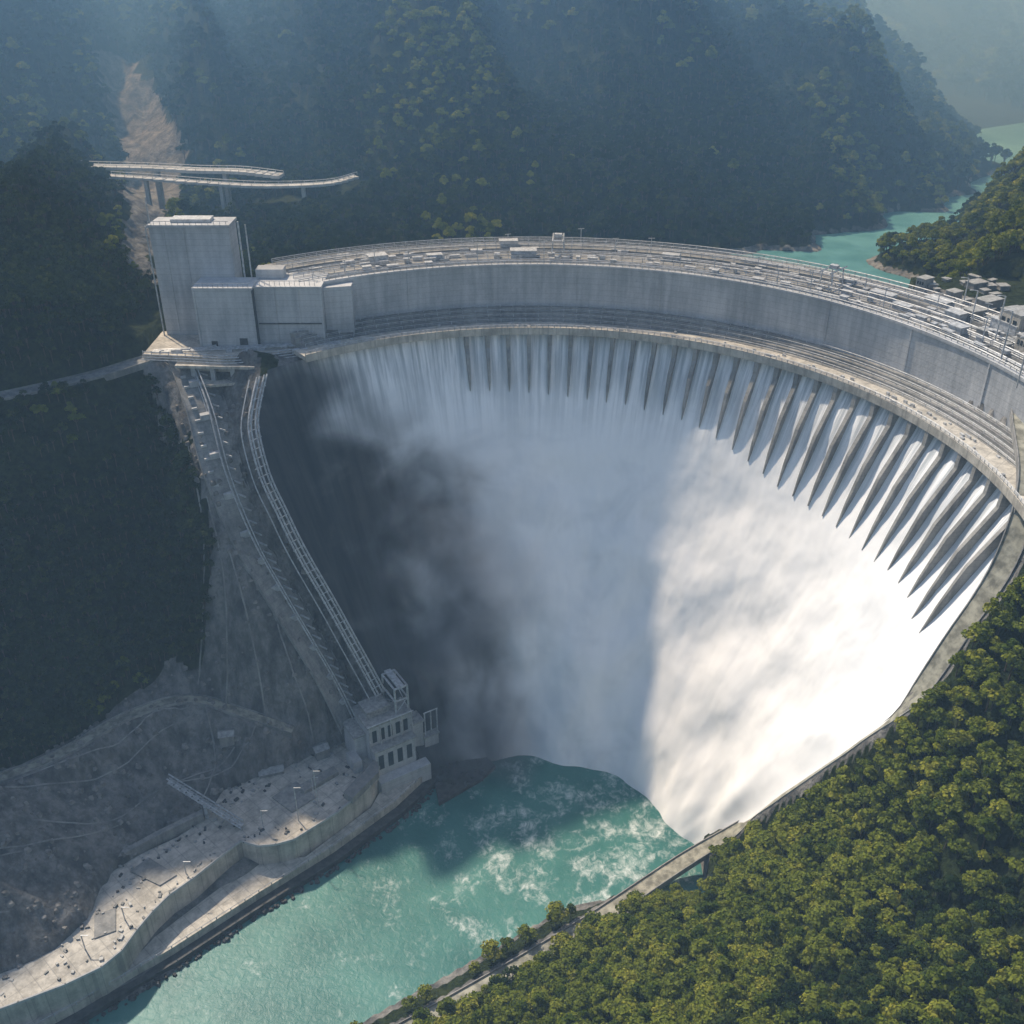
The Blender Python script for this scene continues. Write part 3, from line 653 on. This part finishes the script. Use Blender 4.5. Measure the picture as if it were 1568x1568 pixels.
rg=H(AP[:,0],AP[:,1],RIDG); pn=np.array([mn.noise(Vector((x*.012,y*.012,z*.01))) for x,y,z in AP])
bright|=(~bright)&(AP[:,1]>560)&(rng.uniform(size=len(AP))<np.clip((rg-1.2)*1.8+pn*.9,0,.97))  # ridge crests get more lighter trees: sun on the spurs painted in
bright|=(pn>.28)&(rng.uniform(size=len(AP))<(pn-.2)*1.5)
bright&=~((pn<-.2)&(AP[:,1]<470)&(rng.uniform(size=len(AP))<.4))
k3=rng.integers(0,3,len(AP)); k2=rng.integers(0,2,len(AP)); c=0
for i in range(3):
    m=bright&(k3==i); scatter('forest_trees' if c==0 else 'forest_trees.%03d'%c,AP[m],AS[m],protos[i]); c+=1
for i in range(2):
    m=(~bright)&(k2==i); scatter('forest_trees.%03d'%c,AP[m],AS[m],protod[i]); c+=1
print('TREES',len(AP))
# ------------------------------------------------------------------ atmosphere + mist
def volbox(name,lo,hi,mat):
    b=MB(); b.box([(a+c)/2 for a,c in zip(lo,hi)],[c-a for a,c in zip(lo,hi)]); return b.obj(name,mat)
def haze(nm,col,den,lo,hi):
    t=NT(nm+'_air'); v=t.N('ShaderNodeVolumeScatter'); v.inputs['Color'].default_value=(*col,1); v.inputs['Density'].default_value=den; t.l.new(v.outputs[0],t.out.inputs['Volume'])
    volbox(nm,lo,hi,t.m)
haze('atmosphere_haze',(.45,.72,1),.0002,(-3500,-600,-30),(3500,559,460))
haze('valley_haze',(.25,.54,1),.0014,(-3500,560,150),(3500,839,480))
haze('valley_haze.001',(.27,.57,1),.0027,(-3500,840,150),(3500,5600,480))
t=NT('spray_mist'); p=t.coord(); sep=t.N('ShaderNodeSeparateXYZ'); t.l.new(p,sep.inputs[0]); X,Y,Z=sep.outputs
dx=t.math('SUBTRACT',X,CX); dy=t.math('SUBTRACT',Y,CY)
rr=t.math('SQRT',t.math('ADD',t.math('MULTIPLY',dx,dx),t.math('MULTIPLY',dy,dy)))
ins=t.math('SUBTRACT',t.math('MULTIPLY_ADD',Z,.475,85.),rr)
ang=t.math('MULTIPLY',t.math('ARCTAN2',dy,dx),57.2958)
n1=t.noise(p,.025,3,.55)
m1=t.math('SUBTRACT',1,t.math('DIVIDE',ins,45),clamp=True)
m2=t.ramp(ang,112,138,1,0); m4=t.ramp(ang,80,104); m5=t.ramp(Z,90,185,1,0)
d=t.math('MULTIPLY',t.math('MULTIPLY',m1,m2),t.math('MULTIPLY',m4,t.ramp(n1,.36,.62))); d=t.math('MULTIPLY',t.math('MULTIPLY',d,m5),.035)
v=t.N('ShaderNodeVolumeScatter'); v.inputs['Color'].default_value=(1,1,1,1); t.l.new(d,v.inputs['Density']); t.l.new(v.outputs[0],t.out.inputs['Volume'])
t.m.cycles.volume_step_rate=1.0
volbox('spray_mist_cloud',(-95,395,.3),(45,528,188),t.m)
# ------------------------------------------------------------------ light, sky, camera
el=math.radians(53); az=math.radians(130); s=Vector((math.cos(az)*math.cos(el),math.sin(az)*math.cos(el),math.sin(el)))
sun=bpy.data.lights.new('sun','SUN'); sun.energy=5.0; sun.angle=math.radians(2.0); sun.color=(1,.93,.81)
so=link(bpy.data.objects.new('sun',sun)); so.rotation_euler=s.to_track_quat('Z','Y').to_euler(); so.location=(-400,700,900)
w=bpy.data.worlds.new('World'); sc.world=w; w.use_nodes=True; nt=w.node_tree; bg=nt.nodes['Background']; sk=nt.nodes.new('ShaderNodeTexSky'); sk.sky_type='NISHITA'; sk.sun_disc=False
sk.sun_elevation=el; sk.sun_rotation=math.atan2(s.x,s.y); nt.links.new(sk.outputs[0],bg.inputs[0]); bg.inputs[1].default_value=.15
cam=bpy.data.cameras.new('camera'); cam.lens=36; cam.sensor_width=36; cam.clip_start=1; cam.clip_end=12000
co_=link(bpy.data.objects.new('camera',cam)); co_.location=(0,0,400); co_.rotation_euler=(math.radians(60),0,0); sc.camera=co_
sc.view_settings.view_transform='Standard'
